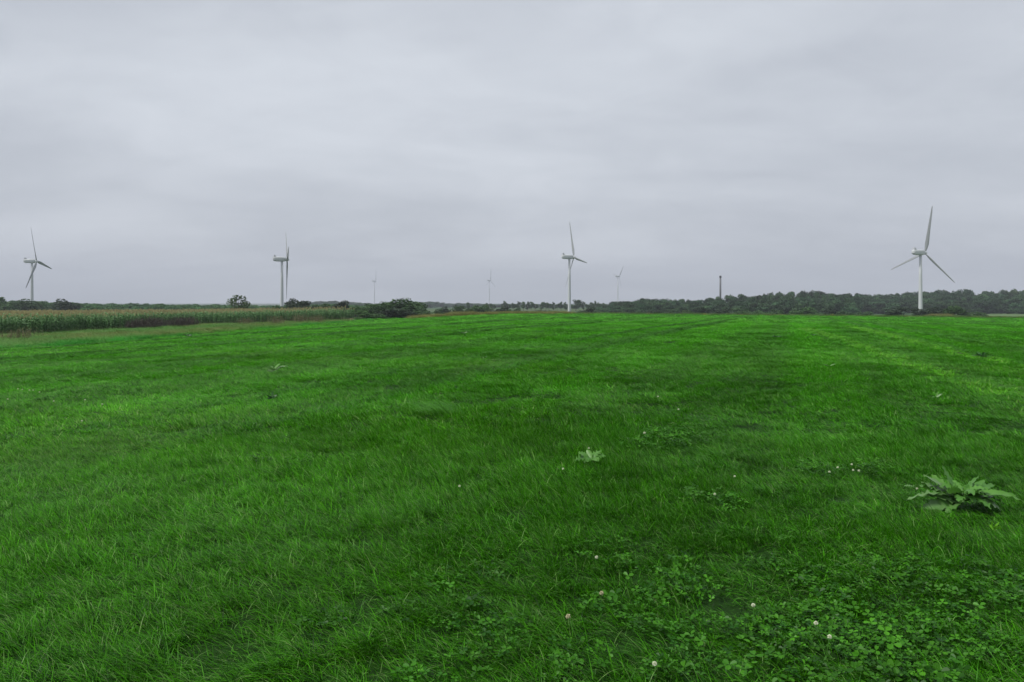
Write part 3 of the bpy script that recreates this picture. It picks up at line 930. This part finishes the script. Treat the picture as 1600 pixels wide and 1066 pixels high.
# ------------------------------------------------------------------ corn
def corn_mesh(seed):
    r = np.random.default_rng(seed)
    V, Fc, rn, dr = [], [], [], []
    H = r.uniform(1.75, 2.1)
    b = 0
    for t in (0, 1):
        for j in range(3):
            V.append((.018 * (1 - .5 * t) * math.cos(j * 2.09), .018 * (1 - .5 * t) * math.sin(j * 2.09), H * t))
    Fc += [(0, 1, 4, 3), (1, 2, 5, 4), (2, 0, 3, 5)]
    rn += [.6] * 6; dr += [.1] * 6
    a = r.random() * 6.28
    for k in range(11):
        z = H * (.12 + .86 * k / 11); L = r.uniform(.55, .85) * (1 - .35 * abs(k - 6) / 6)
        a += math.pi + r.normal(0, .35)
        w = r.uniform(.05, .085); el = r.uniform(.9, 1.25); p = np.array([0, 0, z]); b = len(V)
        rr = np.clip(r.normal(.35, .38), 0, 1); dd = .35 * r.random() if k < 2 else 0
        S = 4
        sd = np.array([-math.sin(a), math.cos(a), 0])
        for s_ in range(S + 1):
            t = s_ / S; wd = w * (1.0 - t ** 2 * .95) * (.7 if s_ == 0 else 1)
            V += [tuple(p - sd * wd), tuple(p + sd * wd)]; rn += [rr, np.clip(rr + .25, 0, 1)]; dr += [dd, dd]
            e = el - 2.3 * t
            p = p + np.array([math.cos(a) * math.cos(e), math.sin(a) * math.cos(e), math.sin(e)]) * L / S
        for s_ in range(S):
            q = b + 2 * s_; Fc.append((q, q + 1, q + 3, q + 2))
    for k in range(7):       # tassel
        a = r.random() * 6.28; le = r.uniform(.2, .34); sp = r.uniform(.1, .5)
        b = len(V); d = np.array([math.cos(a) * sp, math.sin(a) * sp, 1]) * le
        V += [(-.012, 0, H), (.012, 0.01, H), tuple(np.array([0, 0, H]) + d + [.012, 0, 0]), tuple(np.array([0, 0, H]) + d - [.012, 0, 0])]
        Fc.append((b, b + 1, b + 2, b + 3)); rn += [.8] * 4; dr += [1.0] * 4
    return new_mesh('corn_plant', V, Fc, M_CORN, {'rnd': np.array(rn), 'dry': np.array(dr)})


CORN = [corn_mesh(800 + k) for k in range(7)]
LCORN = library('maize', CORN)
# rows run along the field edge; the front row faces the meadow
seg = corn_edge
L_acc = np.concatenate([[0], np.cumsum(np.linalg.norm(np.diff(seg, axis=0), axis=1))])


def on_edge(s):
    return np.interp(s, L_acc, seg[:, 0]), np.interp(s, L_acc, seg[:, 1])


dirv = seg[-1] - seg[0]; dirv = dirv / np.linalg.norm(dirv)
nrm = np.array([-dirv[1], dirv[0]])       # away from the meadow
if nrm[0] > 0: nrm = -nrm
cxs, cys, row = [], [], []
for rix in range(0, 95):
    off = rix * (0.75 if rix < 14 else 0.9)
    step = 0.27 if rix < 5 else (0.3 if rix < 20 else 0.45)
    ss = np.arange(0, L_acc[-1], step); ss = ss + RNG.uniform(-.06, .06, len(ss))
    ax, ay = on_edge(ss)
    ax = ax + nrm[0] * off + RNG.normal(0, .05, len(ss)); ay = ay + nrm[1] * off + RNG.normal(0, .05, len(ss))
    cxs.append(ax); cys.append(ay); row.append(np.full(len(ss), rix))
cxs, cys, row = map(np.concatenate, (cxs, cys, row))
k = (cxs > -0.76 * cys - 4) & (cys < 215)
cxs, cys, row = cxs[k], cys[k], row[k]
front = np.where((row == 0) & (cxs > -0.70 * cys))[0]
front = front[np.argsort(cys[front])][:300]
isf = np.zeros(len(cxs), bool); isf[front] = True
for i in front:
    s = RNG.uniform(.86, 1.08)
    tag(add('corn_plant', random.choice(CORN), None, (cxs[i], cys[i], float(T(cxs[i], cys[i])) - 0.02), (RNG.normal(0, .05), RNG.normal(0, .05), RNG.uniform(0, 6.28)), (s, s, s)),
        'green maize plant in the front row of the corn field', 'corn', 'front row of maize plants')
x, y = cxs[~isf], cys[~isf]; n = len(x)
s = RNG.uniform(.9, 1.12, n)
o = scatter('corn_field', LCORN, np.column_stack([x, y, T(x, y) - 0.02]), np.column_stack([RNG.normal(0, .05, (n, 2)), RNG.uniform(0, 6.28, n)]),
            np.column_stack([s, s, s]), np.ones((n, 3)))
tag(o, 'field of ripening maize with tan tassels behind its front row', 'corn', kind='stuff')

# ------------------------------------------------------------------ trees and bushes
def crown_mesh(seed, n, lobes, shape, leaf, mat, flat=0.0, name='crown'):
    """leaf clumps on a cloud of lobes; unit crown: radius 0.5 in x/y, height 0..1"""
    r = np.random.default_rng(seed)
    C, Rd = [], []
    for k in range(lobes):
        z = r.uniform(.12, .9)
        prof = shape(z)
        a = r.random() * 6.28; q = math.sqrt(r.random()) * prof * .75
        C.append((q * math.cos(a), q * math.sin(a), z)); Rd.append(r.uniform(.10, .21) * (0.6 + prof))
    C = np.array(C); Rd = np.array(Rd)
    k = r.choice(lobes, n, p=Rd ** 2 / (Rd ** 2).sum())
    d = r.normal(0, 1, (n, 3)); d /= np.linalg.norm(d, axis=1, keepdims=True)
    rad = Rd[k] * (0.55 + 0.5 * r.random(n) ** .6)
    p = C[k] + d * rad[:, None] * np.array([1, 1, .8])
    p[:, 2] = np.clip(p[:, 2], .005, None)
    nn = d + r.normal(0, .55, (n, 3)) + np.array([0, 0, .25]); nn /= np.linalg.norm(nn, axis=1, keepdims=True)
    u = np.cross(nn, r.normal(0, 1, (n, 3))); u /= np.linalg.norm(u, axis=1, keepdims=True); v = np.cross(nn, u)
    s = leaf * r.uniform(.55, 1.3, n)[:, None]
    asp = r.uniform(.5, .9, n)[:, None]
    V = np.stack([p - u * s, p + v * s * asp, p + u * s, p - v * s * asp], 1).reshape(-1, 3)
    q = np.arange(4 * n).reshape(n, 4)
    lb = r.random(lobes)
    rnd = np.clip(.55 * lb[k] + .45 * r.random(n), 0, 1)
    return new_mesh(name, V, q, mat, {'rnd': np.repeat(rnd, 4), 'dry': np.zeros(4 * n)})


def trunk_mesh(seed, top=0.7, rad=0.03, limbs=4):
    r = np.random.default_rng(seed)
    V, Fc = [], []

    def tube(a, b, ra, rb):
        a = np.array(a, float); b = np.array(b, float); d = b - a; d /= np.linalg.norm(d)
        u = np.cross(d, [.3, .9, .1]); u /= np.linalg.norm(u); v = np.cross(d, u); o0 = len(V)
        for c, rr in ((a, ra), (b, rb)):
            for j in range(6):
                V.append(tuple(c + (u * math.cos(j * 1.047) + v * math.sin(j * 1.047)) * rr))
        for j in range(6):
            Fc.append((o0 + j, o0 + (j + 1) % 6, o0 + 6 + (j + 1) % 6, o0 + 6 + j))
    tube((0, 0, -.05), (.01, 0, top * .5), rad, rad * .7); tube((.01, 0, top * .5), (0, .015, top), rad * .7, rad * .3)
    for k in range(limbs):
        a = r.random() * 6.28; z = r.uniform(.2, .55) * top
        tube((0, 0, z), (.28 * math.cos(a), .28 * math.sin(a), z + r.uniform(.15, .3)), rad * .5, rad * .2)
    return new_mesh('trunk', V, Fc, M_BARK, smooth=True)


round_ = lambda z: math.sqrt(max(0.02, 1 - ((z - .45) / .58) ** 2)) * .5
bushy = lambda z: math.sqrt(max(0.05, 1 - (max(0, z - .15) / .88) ** 2)) * .5
tall_ = lambda z: (0.5 * math.sin(math.pi * min(1, .1 + z * .88)) ** .7)
TRUNKS = [trunk_mesh(k) for k in range(3)]
CR = {
    'bush': [crown_mesh(20 + k, 2300, 22, bushy, .035, M_FOL) for k in range(4)],
    'dark': [crown_mesh(30 + k, 2300, 22, bushy, .034, M_FOL_DARK) for k in range(3)],
    'light': [crown_mesh(36 + k, 1500, 18, round_, .034, M_FOL_LIGHT) for k in range(2)],
    'pale': [crown_mesh(46 + k, 1600, 20, bushy, .036, M_FOL_LIGHT) for k in range(2)],
    'poplar': [crown_mesh(50 + k, 700, 14, tall_, .055, M_FOL) for k in range(3)],
    'round': [crown_mesh(56 + k, 2000, 20, round_, .038, M_FOL) for k in range(3)],
}


def tree(name, px, top, wpx, d, kind, label, group, trunk=True, sink=0.0):
    x, y, z0 = at(px, d)
    z0 -= sink
    h = zpix(top, d) - z0
    w = wpx / F * d * 1.3
    top = top - (1.5 if name != 'poplar_tree' else 1.0)
    e = bpy.data.objects.new(name, None); COL.objects.link(e)
    e.location = (x, y, z0); e.empty_display_size = .5
    tag(e, label, 'bush' if name == 'bush' else 'tree', group)
    lift = .0 if kind in ('bush', 'dark', 'pale') else .12 * h
    c = add('crown', random.choice(CR[kind]), e, (0, 0, lift), (0, 0, RNG.uniform(0, 6.28)), (w, w, (h - lift) / 1.04))
    add('trunk', random.choice(TRUNKS), e, (0, 0, 0), (0, 0, RNG.uniform(0, 6.28)), (min(w, h), min(w, h), h))
    return e


B = [
    # far left, behind the corn
    ('bush', 4, 462, 46, 300, 'bush', 'dark green bush cut by the left picture edge behind the corn'),
    ('bush', 36, 465, 44, 310, 'bush', 'dark green bush at the foot of the left turbine'),
    ('bush', 60, 470, 30, 315, 'bush', 'lower green bush just past the left turbine'),
    ('bush', 80, 471, 30, 330, 'bush', 'low bush between the left turbine and the round bush'),
    ('bush', 101, 466, 38, 290, 'dark', 'round dark bush standing out of the far hedge behind the corn'),
    ('tree', 372, 458, 32, 175, 'light', 'lone light green tree with ragged crown behind the corn'),
    ('bush', 457, 465, 28, 180, 'dark', 'blackish bush at the foot of the edge-on turbine'),
    ('bush', 474, 468, 34, 178, 'dark', 'blackish bush right beside the bush at the edge-on turbine'),
    ('bush', 435, 475, 22, 178, 'bush', 'small green bush below the edge-on turbine'),
    ('bush', 503, 473, 34, 190, 'bush', 'green bush between two dark bushes behind the corn'),
    ('bush', 533, 469, 28, 195, 'dark', 'dark round bush behind the end of the corn'),
    ('bush', 555, 478, 26, 165, 'bush', 'low bush behind the corner of the corn field'),
    ('bush', 577, 473, 30, 185, 'bush', 'green bush between the corn corner and the big bushes'),
    ('bush', 566, 484, 26, 138, 'bush', 'low green bush where the corn field ends'),
    ('tree', 624, 463, 66, 170, 'bush', 'tallest broad bush-like tree at the meadow corner'),
    ('tree', 606, 469, 48, 172, 'bush', 'rounded green bush just on the corn side of the tallest broad tree'),
    ('tree', 639, 467, 50, 172, 'bush', 'rounded green bush just past the tallest broad tree'),
    ('tree', 652, 469, 48, 174, 'bush', 'broad green tree on the right of the big bushes'),
    ('tree', 597, 472, 46, 165, 'bush', 'broad green bush on the corn side of the big bushes'),
    ('bush', 618, 482, 56, 146, 'dark', 'dark low bush in front of the tallest broad tree'),
    ('bush', 656, 485, 42, 150, 'bush', 'low bush in front at the right end of the big bushes'),
    ('bush', 588, 490, 34, 140, 'bush', 'small bush at the foot of the big bushes near the corn'),
    # hedge across the middle
    ('bush', 684, 480, 26, 235, 'bush', 'first bush of the middle hedge after the big bushes'),
    ('bush', 694, 478, 24, 250, 'dark', 'dark second bush of the middle hedge'),
    ('tree', 716, 476, 26, 260, 'round', 'rounded tree of the middle hedge above the dry grass'),
    ('bush', 732, 479, 24, 250, 'bush', 'hedge bush right after the rounded hedge tree'),
    ('tree', 748, 475, 26, 265, 'round', 'tree of the middle hedge under the faint middle turbine'),
    ('tree', 762, 474, 20, 280, 'light', 'lighter pointed hedge tree under the faint middle turbine'),
    ('bush', 784, 478, 34, 250, 'dark', 'dark wide bush in the middle hedge'),
    ('bush', 804, 481, 26, 245, 'bush', 'hedge bush before the low stretch under the poplars'),
    ('bush', 826, 485, 26, 240, 'dark', 'low dark hedge bush under the start of the poplar row'),
    ('bush', 846, 484, 24, 250, 'dark', 'low dark hedge bush halfway to the middle turbine'),
    ('bush', 866, 485, 26, 245, 'bush', 'low hedge bush just before the middle turbine'),
    ('bush', 884, 486, 22, 240, 'dark', 'low dark bush at the foot of the middle turbine'),
    ('bush', 904, 485, 30, 245, 'dark', 'low dark bush right of the middle turbine'),
    ('tree', 920, 480, 24, 255, 'dark', 'dark rounded tree between middle turbine and wood'),
    ('bush', 940, 487, 34, 215, 'pale', 'pale yellow-green low bush before the wood begins'),
    ('bush', 972, 487, 26, 210, 'pale', 'second pale low bush before the wood'),
    ('bush', 990, 486, 26, 240, 'dark', 'low dark bush at the start of the wood edge'),
    ('bush', 1020, 484, 34, 260, 'dark', 'dark bush at the wood edge left of the chimney'),
    ('bush', 1074, 484, 26, 225, 'pale', 'pale bush at the wood edge left of the chimney'),
    ('bush', 1098, 478, 30, 250, 'dark', 'dark rounded bush at the wood edge just before the chimney'),
    ('bush', 1130, 481, 34, 255, 'dark', 'dark bush at the wood edge below the chimney'),
    ('bush', 1160, 481, 44, 240, 'bush', 'green bush at the wood edge just past the chimney'),
    ('bush', 1186, 484, 30, 225, 'bush', 'low green bush at the wood edge, second past the chimney'),
    ('bush', 1216, 482, 36, 240, 'bush', 'green bush below the highest hump of the wood'),
    ('bush', 1258, 479, 46, 230, 'bush', 'broad rounded green bush at the far meadow edge'),
    ('bush', 1292, 483, 34, 235, 'dark', 'dark bush right of the broad rounded bush'),
    ('bush', 1322, 485, 34, 235, 'bush', 'low bush at the meadow edge between broad bush and turbine'),
    ('bush', 1352, 486, 30, 230, 'bush', 'low bush at the meadow edge left of the blackish bush'),
    ('bush', 1402, 478, 40, 215, 'dark', 'blackish bush left of the right turbine foot'),
    ('bush', 1434, 481, 24, 210, 'dark', 'blackish bush in front of the right turbine foot'),
    ('bush', 1464, 479, 36, 215, 'dark', 'dark bush above the sandy bank'),
    ('bush', 1490, 476, 26, 205, 'bush', 'taller upright green bush right of the sandy bank'),
    ('bush', 1505, 483, 18, 205, 'bush', 'green bush beside the taller upright bush'),
    ('bush', 1530, 486, 30, 215, 'bush', 'last low bush before the pale pasture'),
]
for (nm, px, top, w, d, kind, lab) in B:
    tree(nm, px, top, w, d, kind, lab, 'hedge bushes and trees round the fields', sink=.15)

pop = [(731, 472, 6), (758, 471, 6), (770, 472, 8), (787, 470, 7), (794, 471, 7), (803, 471, 7), (811, 471, 8), (818, 471, 7), (824, 471, 7), (830, 471, 7), (836, 471, 8),
       (846, 472, 6), (853, 469, 8), (858, 470, 7), (865, 472, 6), (871, 472, 6), (877, 471, 7), (884, 472, 6), (900, 468, 16), (912, 471, 6), (918, 473, 5), (924, 472, 6), (931, 470, 7),
       (937, 470, 7), (944, 471, 6)]
for k, (px, top, w) in enumerate(pop):
    ordw = ['first', 'second', 'third', 'fourth', 'fifth', 'sixth', 'seventh', 'eighth', 'ninth', 'tenth', 'eleventh', 'twelfth', 'thirteenth', 'fourteenth', 'fifteenth', 'sixteenth']
    lefts = sorted([p[0] for p in pop if 780 <= p[0] < 890], reverse=True); rights = sorted(p[0] for p in pop if p[0] > 905)
    nth = ordw[lefts.index(px)] if px in lefts else (ordw[rights.index(px)] if px in rights else '')
    lab = ('broad rounded tree standing in the distant row just right of the middle turbine' if w == 16
           else (f'{nth} distant poplar leftwards from the middle turbine along the row' if px < 890 else f'{nth} distant poplar right of the broad rounded tree towards the wood'))
    if px < 780: lab = {731: 'distant poplar standing furthest left of the long row', 758: 'distant poplar just left of the faint middle turbine', 770: 'distant poplar just right of the faint middle turbine'}[px]
    tree('poplar_tree', px, top - 1, w * 1.1, 560, 'round' if w == 16 else 'poplar', lab, 'row of distant poplars' if w < 16 else None)

# woods that read as one mass
WT = library('woodland_tree', [crown_mesh(70 + k, 1900, 26, bushy if k % 2 else round_, .045, M_FOL_WOOD, name='woodland_tree') for k in range(6)])


def wood(name, label, pxr, dr_, prof, count, wr, seed, low=0.5, bright=(0.5, 1.6), cast=(1, 1, 1)):
    r = np.random.default_rng(seed)
    px = r.uniform(*pxr, count); t = np.sort(r.random(count))
    d = dr_[0] + (dr_[1] - dr_[0]) * t
    x = (px - 800) / F * d; z0 = T(x, d)
    top = np.interp(px, [p[0] for p in prof], [p[1] for p in prof])
    zt = EYE - (top - HZ) / F * d
    full = zt - z0
    # trees at the front stay lower, the back rows make the skyline
    h = full * (low + (1 - low) * t ** .7) * r.uniform(.78, 1.06, count)
    w = r.uniform(*wr, count)
    b = r.uniform(*bright, count); hue = r.normal(0, .07, count)
    tint = np.column_stack([b * (1 + hue), b, b * (1 - hue * .5)]) * np.array(cast)
    o = scatter(name, WT, np.column_stack([x, d, z0 - .3]), np.column_stack([np.zeros((count, 2)), r.uniform(0, 6.28, count)]), np.column_stack([w, w, h]), tint)
    tag(o, label, 'wood', kind='stuff')


wood('woodland', 'dark green wood behind the right turbine', (1250, 1720), (450, 600),
     [(1270, 456), (1330, 458), (1390, 457), (1440, 454), (1530, 451), (1600, 451), (1720, 450)], 520, (6, 13), 1)
wood('woodland', 'dark wood from the middle of the view to below the chimney', (922, 1340), (330, 520),
     [(922, 483), (940, 477), (960, 470), (1000, 465), (1060, 467), (1100, 467), (1125, 461), (1180, 458), (1215, 457), (1235, 453), (1262, 455), (1275, 454), (1330, 457)], 470, (5, 10), 2)
wood('woodland', 'distant low wood beyond the corn on the left', (-140, 600), (330, 520),
     [(-140, 468), (0, 468), (60, 470), (130, 472), (200, 473), (300, 475), (420, 476), (520, 474), (600, 476)], 620, (6, 12), 3, low=.8, bright=(1.0, 1.9), cast=(1.05, 1.25, .8))
wood('woodland', 'hazy distant wood on the horizon behind the middle hedge', (470, 1000), (1000, 1600),
     [(470, 472), (520, 469), (540, 471), (600, 474), (650, 472), (680, 470), (700, 473), (800, 475), (1000, 475)], 420, (11, 22), 4, low=.8)

# ------------------------------------------------------------------ wind turbines
def lathe(prof, seg=24, axis='z'):
    V, Fc = [], []
    for (rr, z) in prof:
        for j in range(seg):
            a = 2 * math.pi * j / seg
            V.append((rr * math.cos(a), rr * math.sin(a), z))
    for i in range(len(prof) - 1):
        for j in range(seg):
            Fc.append((i * seg + j, i * seg + (j + 1) % seg, (i + 1) * seg + (j + 1) % seg, (i + 1) * seg + j))
    Fc.append(tuple(range(seg))[::-1]); Fc.append(tuple((len(prof) - 1) * seg + j for j in range(seg)))
    V = np.array(V)
    if axis == 'x':
        V = V[:, [2, 1, 0]] * np.array([1, 1, -1])
    return V, Fc


def blade_mesh():
    """rotor blade along +Z, chord in Y, unit length 39 m"""
    st = [(0.0, 1.2, 1.2, 0), (1.2, 1.2, 1.2, 0), (3.5, 2.1, 1.0, 16), (7.5, 3.2, .75, 13), (12, 2.9, .62, 9), (20, 2.3, .48, 5), (29, 1.75, .36, 2), (36, 1.25, .24, 0), (39, .8, .14, 0), (40, .25, .06, 0)]
    V, Fc = [], []; m = 12
    for (z, ch, th, tw) in st:
        for j in range(m):
            a = 2 * math.pi * j / m
            yv = ch * (.5 * math.cos(a) - (.15 if z > 2 else 0)); xv = th * .5 * math.sin(a) * (1 - .35 * math.cos(a) * (z > 2))
            c, s = math.cos(R(tw)), math.sin(R(tw))
            V.append((xv * c - yv * s, xv * s + yv * c, z))
    for i in range(len(st) - 1):
        for j in range(m):
            Fc.append((i * m + j, i * m + (j + 1) % m, (i + 1) * m + (j + 1) % m, (i + 1) * m + j))
    Fc.append(tuple((len(st) - 1) * m + j for j in range(m)))
    return new_mesh('blade', V, Fc, M_BLADE, smooth=True)


BLADE = blade_mesh()
# nacelle along X: hub end at +X, rounded box sections
ns = [(-8.2, .9, 1.0, .5), (-8.0, 1.35, 1.35, .35), (-6.5, 1.6, 1.75, .1), (-2.0, 1.75, 1.9, 0), (2.0, 1.7, 1.8, 0), (3.6, 1.35, 1.4, 0), (3.9, 1.1, 1.1, 0)]
V, Fc = [], []
for (xx, hw, hh, zz) in ns:
    for j in range(20):
        a = 2 * math.pi * j / 20; c, s = math.cos(a), math.sin(a)
        V.append((xx, 1.12 * hw * math.copysign(abs(c) ** .45, c), zz + .2 + 1.22 * hh * math.copysign(abs(s) ** .45, s)))
for i in range(len(ns) - 1):
    for j in range(20):
        Fc.append((i * 20 + j, i * 20 + (j + 1) % 20, i * 20 + 20 + (j + 1) % 20, i * 20 + 20 + j))
Fc.append(tuple(range(20))[::-1]); Fc.append(tuple(120 + j for j in range(20)))
NAC = new_mesh('nacelle', V, Fc, M_WHITE, smooth=True)
V, Fc = lathe([(1.0, -1.1), (1.55, -.9), (1.65, .2), (1.3, 1.3), (.6, 2.0), (.05, 2.2)], 20, 'x')
HUB = new_mesh('hub', V, Fc, M_WHITE, smooth=True)
# cooler hood and wind-vane mast on the nacelle's tail
V = [(-7.6, -1.2, 1.5), (-5.2, -1.2, 1.7), (-5.2, 1.2, 1.7), (-7.6, 1.2, 1.5), (-7.2, -1.0, 3.1), (-6.2, -1.0, 2.9), (-6.2, 1.0, 2.9), (-7.2, 1.0, 3.1)]
V = [(a, b * 1.1, c * 1.25 + .35) for a, b, c in V]
COOL = new_mesh('cooler', V, [(0, 3, 2, 1), (4, 5, 6, 7), (0, 1, 5, 4), (1, 2, 6, 5), (2, 3, 7, 6), (3, 0, 4, 7)], M_GREY)


def turbine(px, hub_py, d, Rpx, theta, rel_yaw, base_z, label, group='wind turbines around the fields'):
    """theta: clockwise angle of the first blade from vertical; rel_yaw: rotor axis against the line of sight, clockwise"""
    x = (px - 800) / F * d
    hz = zpix(hub_py, d)
    k = Rpx / F * d / 39.0
    z0 = min(float(T(x, d)), base_z)
    e = bpy.data.objects.new('wind_turbine', None); COL.objects.link(e)
    e.location = (x, d, z0); e.empty_display_size = 2
    tag(e, label, 'wind turbine', group)
    Ht = hz - z0 - 1.7 * k
    V, Fc = lathe([(1.68 * k, 0), (1.65 * k, Ht * .02), (1.5 * k, Ht * .33), (1.3 * k, Ht * .67), (1.08 * k, Ht)], 28)
    tw = add('tower', new_mesh('tower', V, Fc, M_WHITE, smooth=True), e)
    V, Fc = lathe([(2.05 * k, -.5), (2.05 * k, .55), (1.9 * k, .6)], 24)
    add('foundation_ring', new_mesh('foundation_ring', V, Fc, M_GREY), e)
    V = [(-.55 * k, -1.75 * k, .6 * k), (.55 * k, -1.75 * k, .6 * k), (.55 * k, -1.70 * k, 2.9 * k), (-.55 * k, -1.70 * k, 2.9 * k), (-.55 * k, -1.3 * k, .6 * k), (.55 * k, -1.3 * k, .6 * k), (.55 * k, -1.3 * k, 2.9 * k), (-.55 * k, -1.3 * k, 2.9 * k)]
    add('door', new_mesh('door', V, [(0, 1, 2, 3), (0, 4, 5, 1), (3, 2, 6, 7), (0, 3, 7, 4), (1, 5, 6, 2)], M_GREY), e)
    view = math.atan2(x, d)
    head = view + R(rel_yaw)                       # clockwise from +Y
    rz = math.pi / 2 - head
    nac = add('nacelle', NAC, e, (0, 0, hz - z0), (0, 0, rz), (k, k, k))
    add('cooler', COOL, nac)
    axis = np.array([math.sin(head), math.cos(head), 0])
    hp = axis * 4.6 * k
    add('hub', HUB, e, (hp[0], hp[1], hz - z0), (0, 0, rz), (k, k, k))
    sgn = 1 if math.cos(R(rel_yaw)) >= 0 else -1
    for j in range(3):
        th = R(theta + 120 * j)
        # local: X = rotor axis, Z up, Y = axis x ... ; +screen-right is -Y local when the rotor faces away
        rx = th * sgn
        b = add('blade', BLADE, e, (hp[0], hp[1], hz - z0))
        import mathutils
        m = mathutils.Matrix.Rotation(rz, 4, 'Z') @ mathutils.Matrix.Rotation(rx, 4, 'X') @ mathutils.Matrix.Rotation(R(16), 4, 'Z')
        b.rotation_euler = m.to_euler()
        b.scale = (k, k, k)
    return e


turbine(50.0, 408.5, 515, 54.5, -20, 113, -5, 'white wind turbine nearest the left edge, above the dark bushes')
turbine(440.5, 405.5, 438, 64, -44, 88, -7, 'white wind turbine seen edge-on beside the blackish bushes')
turbine(889.7, 402.0, 472, 59.5, -19, 71, -6.4, 'white wind turbine in the middle, above the distant poplar row')
turbine(1438.3, 395.0, 392, 71.5, 11, 45, -6.7, 'largest white wind turbine, standing in front of the wood')
turbine(585.0, 439.5, 3600, 18, 5, 75, -12, 'faint hazy wind turbine above the big bushes')
turbine(764.6, 438.5, 3600, 18, 4, 60, -12, 'faint hazy wind turbine left of the middle turbine')
turbine(965.4, 432.0, 2000, 19.7, 40, 60, -11, 'small hazy wind turbine right of the middle turbine')

# ------------------------------------------------------------------ chimney
x, y, z0 = at(1125.6, 690)
ht = zpix(431, 690) - z0
e = bpy.data.objects.new('chimney', None); COL.objects.link(e); e.location = (x, y, z0)
tag(e, 'thin dark chimney stack rising above the wood', 'chimney')
V, Fc = lathe([(.95, -.5), (.88, ht * .5), (.80, ht - 1.8)], 20)
add('stack', new_mesh('stack', V, Fc, M_STACK, smooth=True), e)
V, Fc = lathe([(1.0, ht - 1.9), (1.0, ht - .2), (.75, ht)], 20)
add('cap', new_mesh('cap', V, Fc, M_STACK_TOP), e)

# ------------------------------------------------------------------ haze: moist air over the plain
hm, n, l = material('haze')
out = N(n, 'ShaderNodeOutputMaterial')
pv = N(n, 'ShaderNodeVolumePrincipled', inp={'Density': 2.3e-4, 'Anisotropy': 0.0})
pv.inputs['Color'].default_value = (0.72, 0.765, 0.86, 1)
l.new(pv.outputs[0], out.inputs['Volume'])
h0, h1, hx = -22.0, 260.0, 6300.0
V = [(sx * hx, sy * hx, z) for z in (h0, h1) for sx, sy in ((-1, -1), (1, -1), (1, 1), (-1, 1))]
me = new_mesh('haze', V, [(3, 2, 1, 0), (4, 5, 6, 7), (0, 1, 5, 4), (1, 2, 6, 5), (2, 3, 7, 6), (3, 0, 4, 7)], hm)
tag(add('haze', me), 'pale moist air that fades the far things', 'haze', kind='stuff')
print('TRIS', sum(len(p.vertices) - 2 for m in bpy.data.meshes for p in m.polygons), 'T range', T(np.array([0., 50, -50]), np.array([10., 160, 70])))
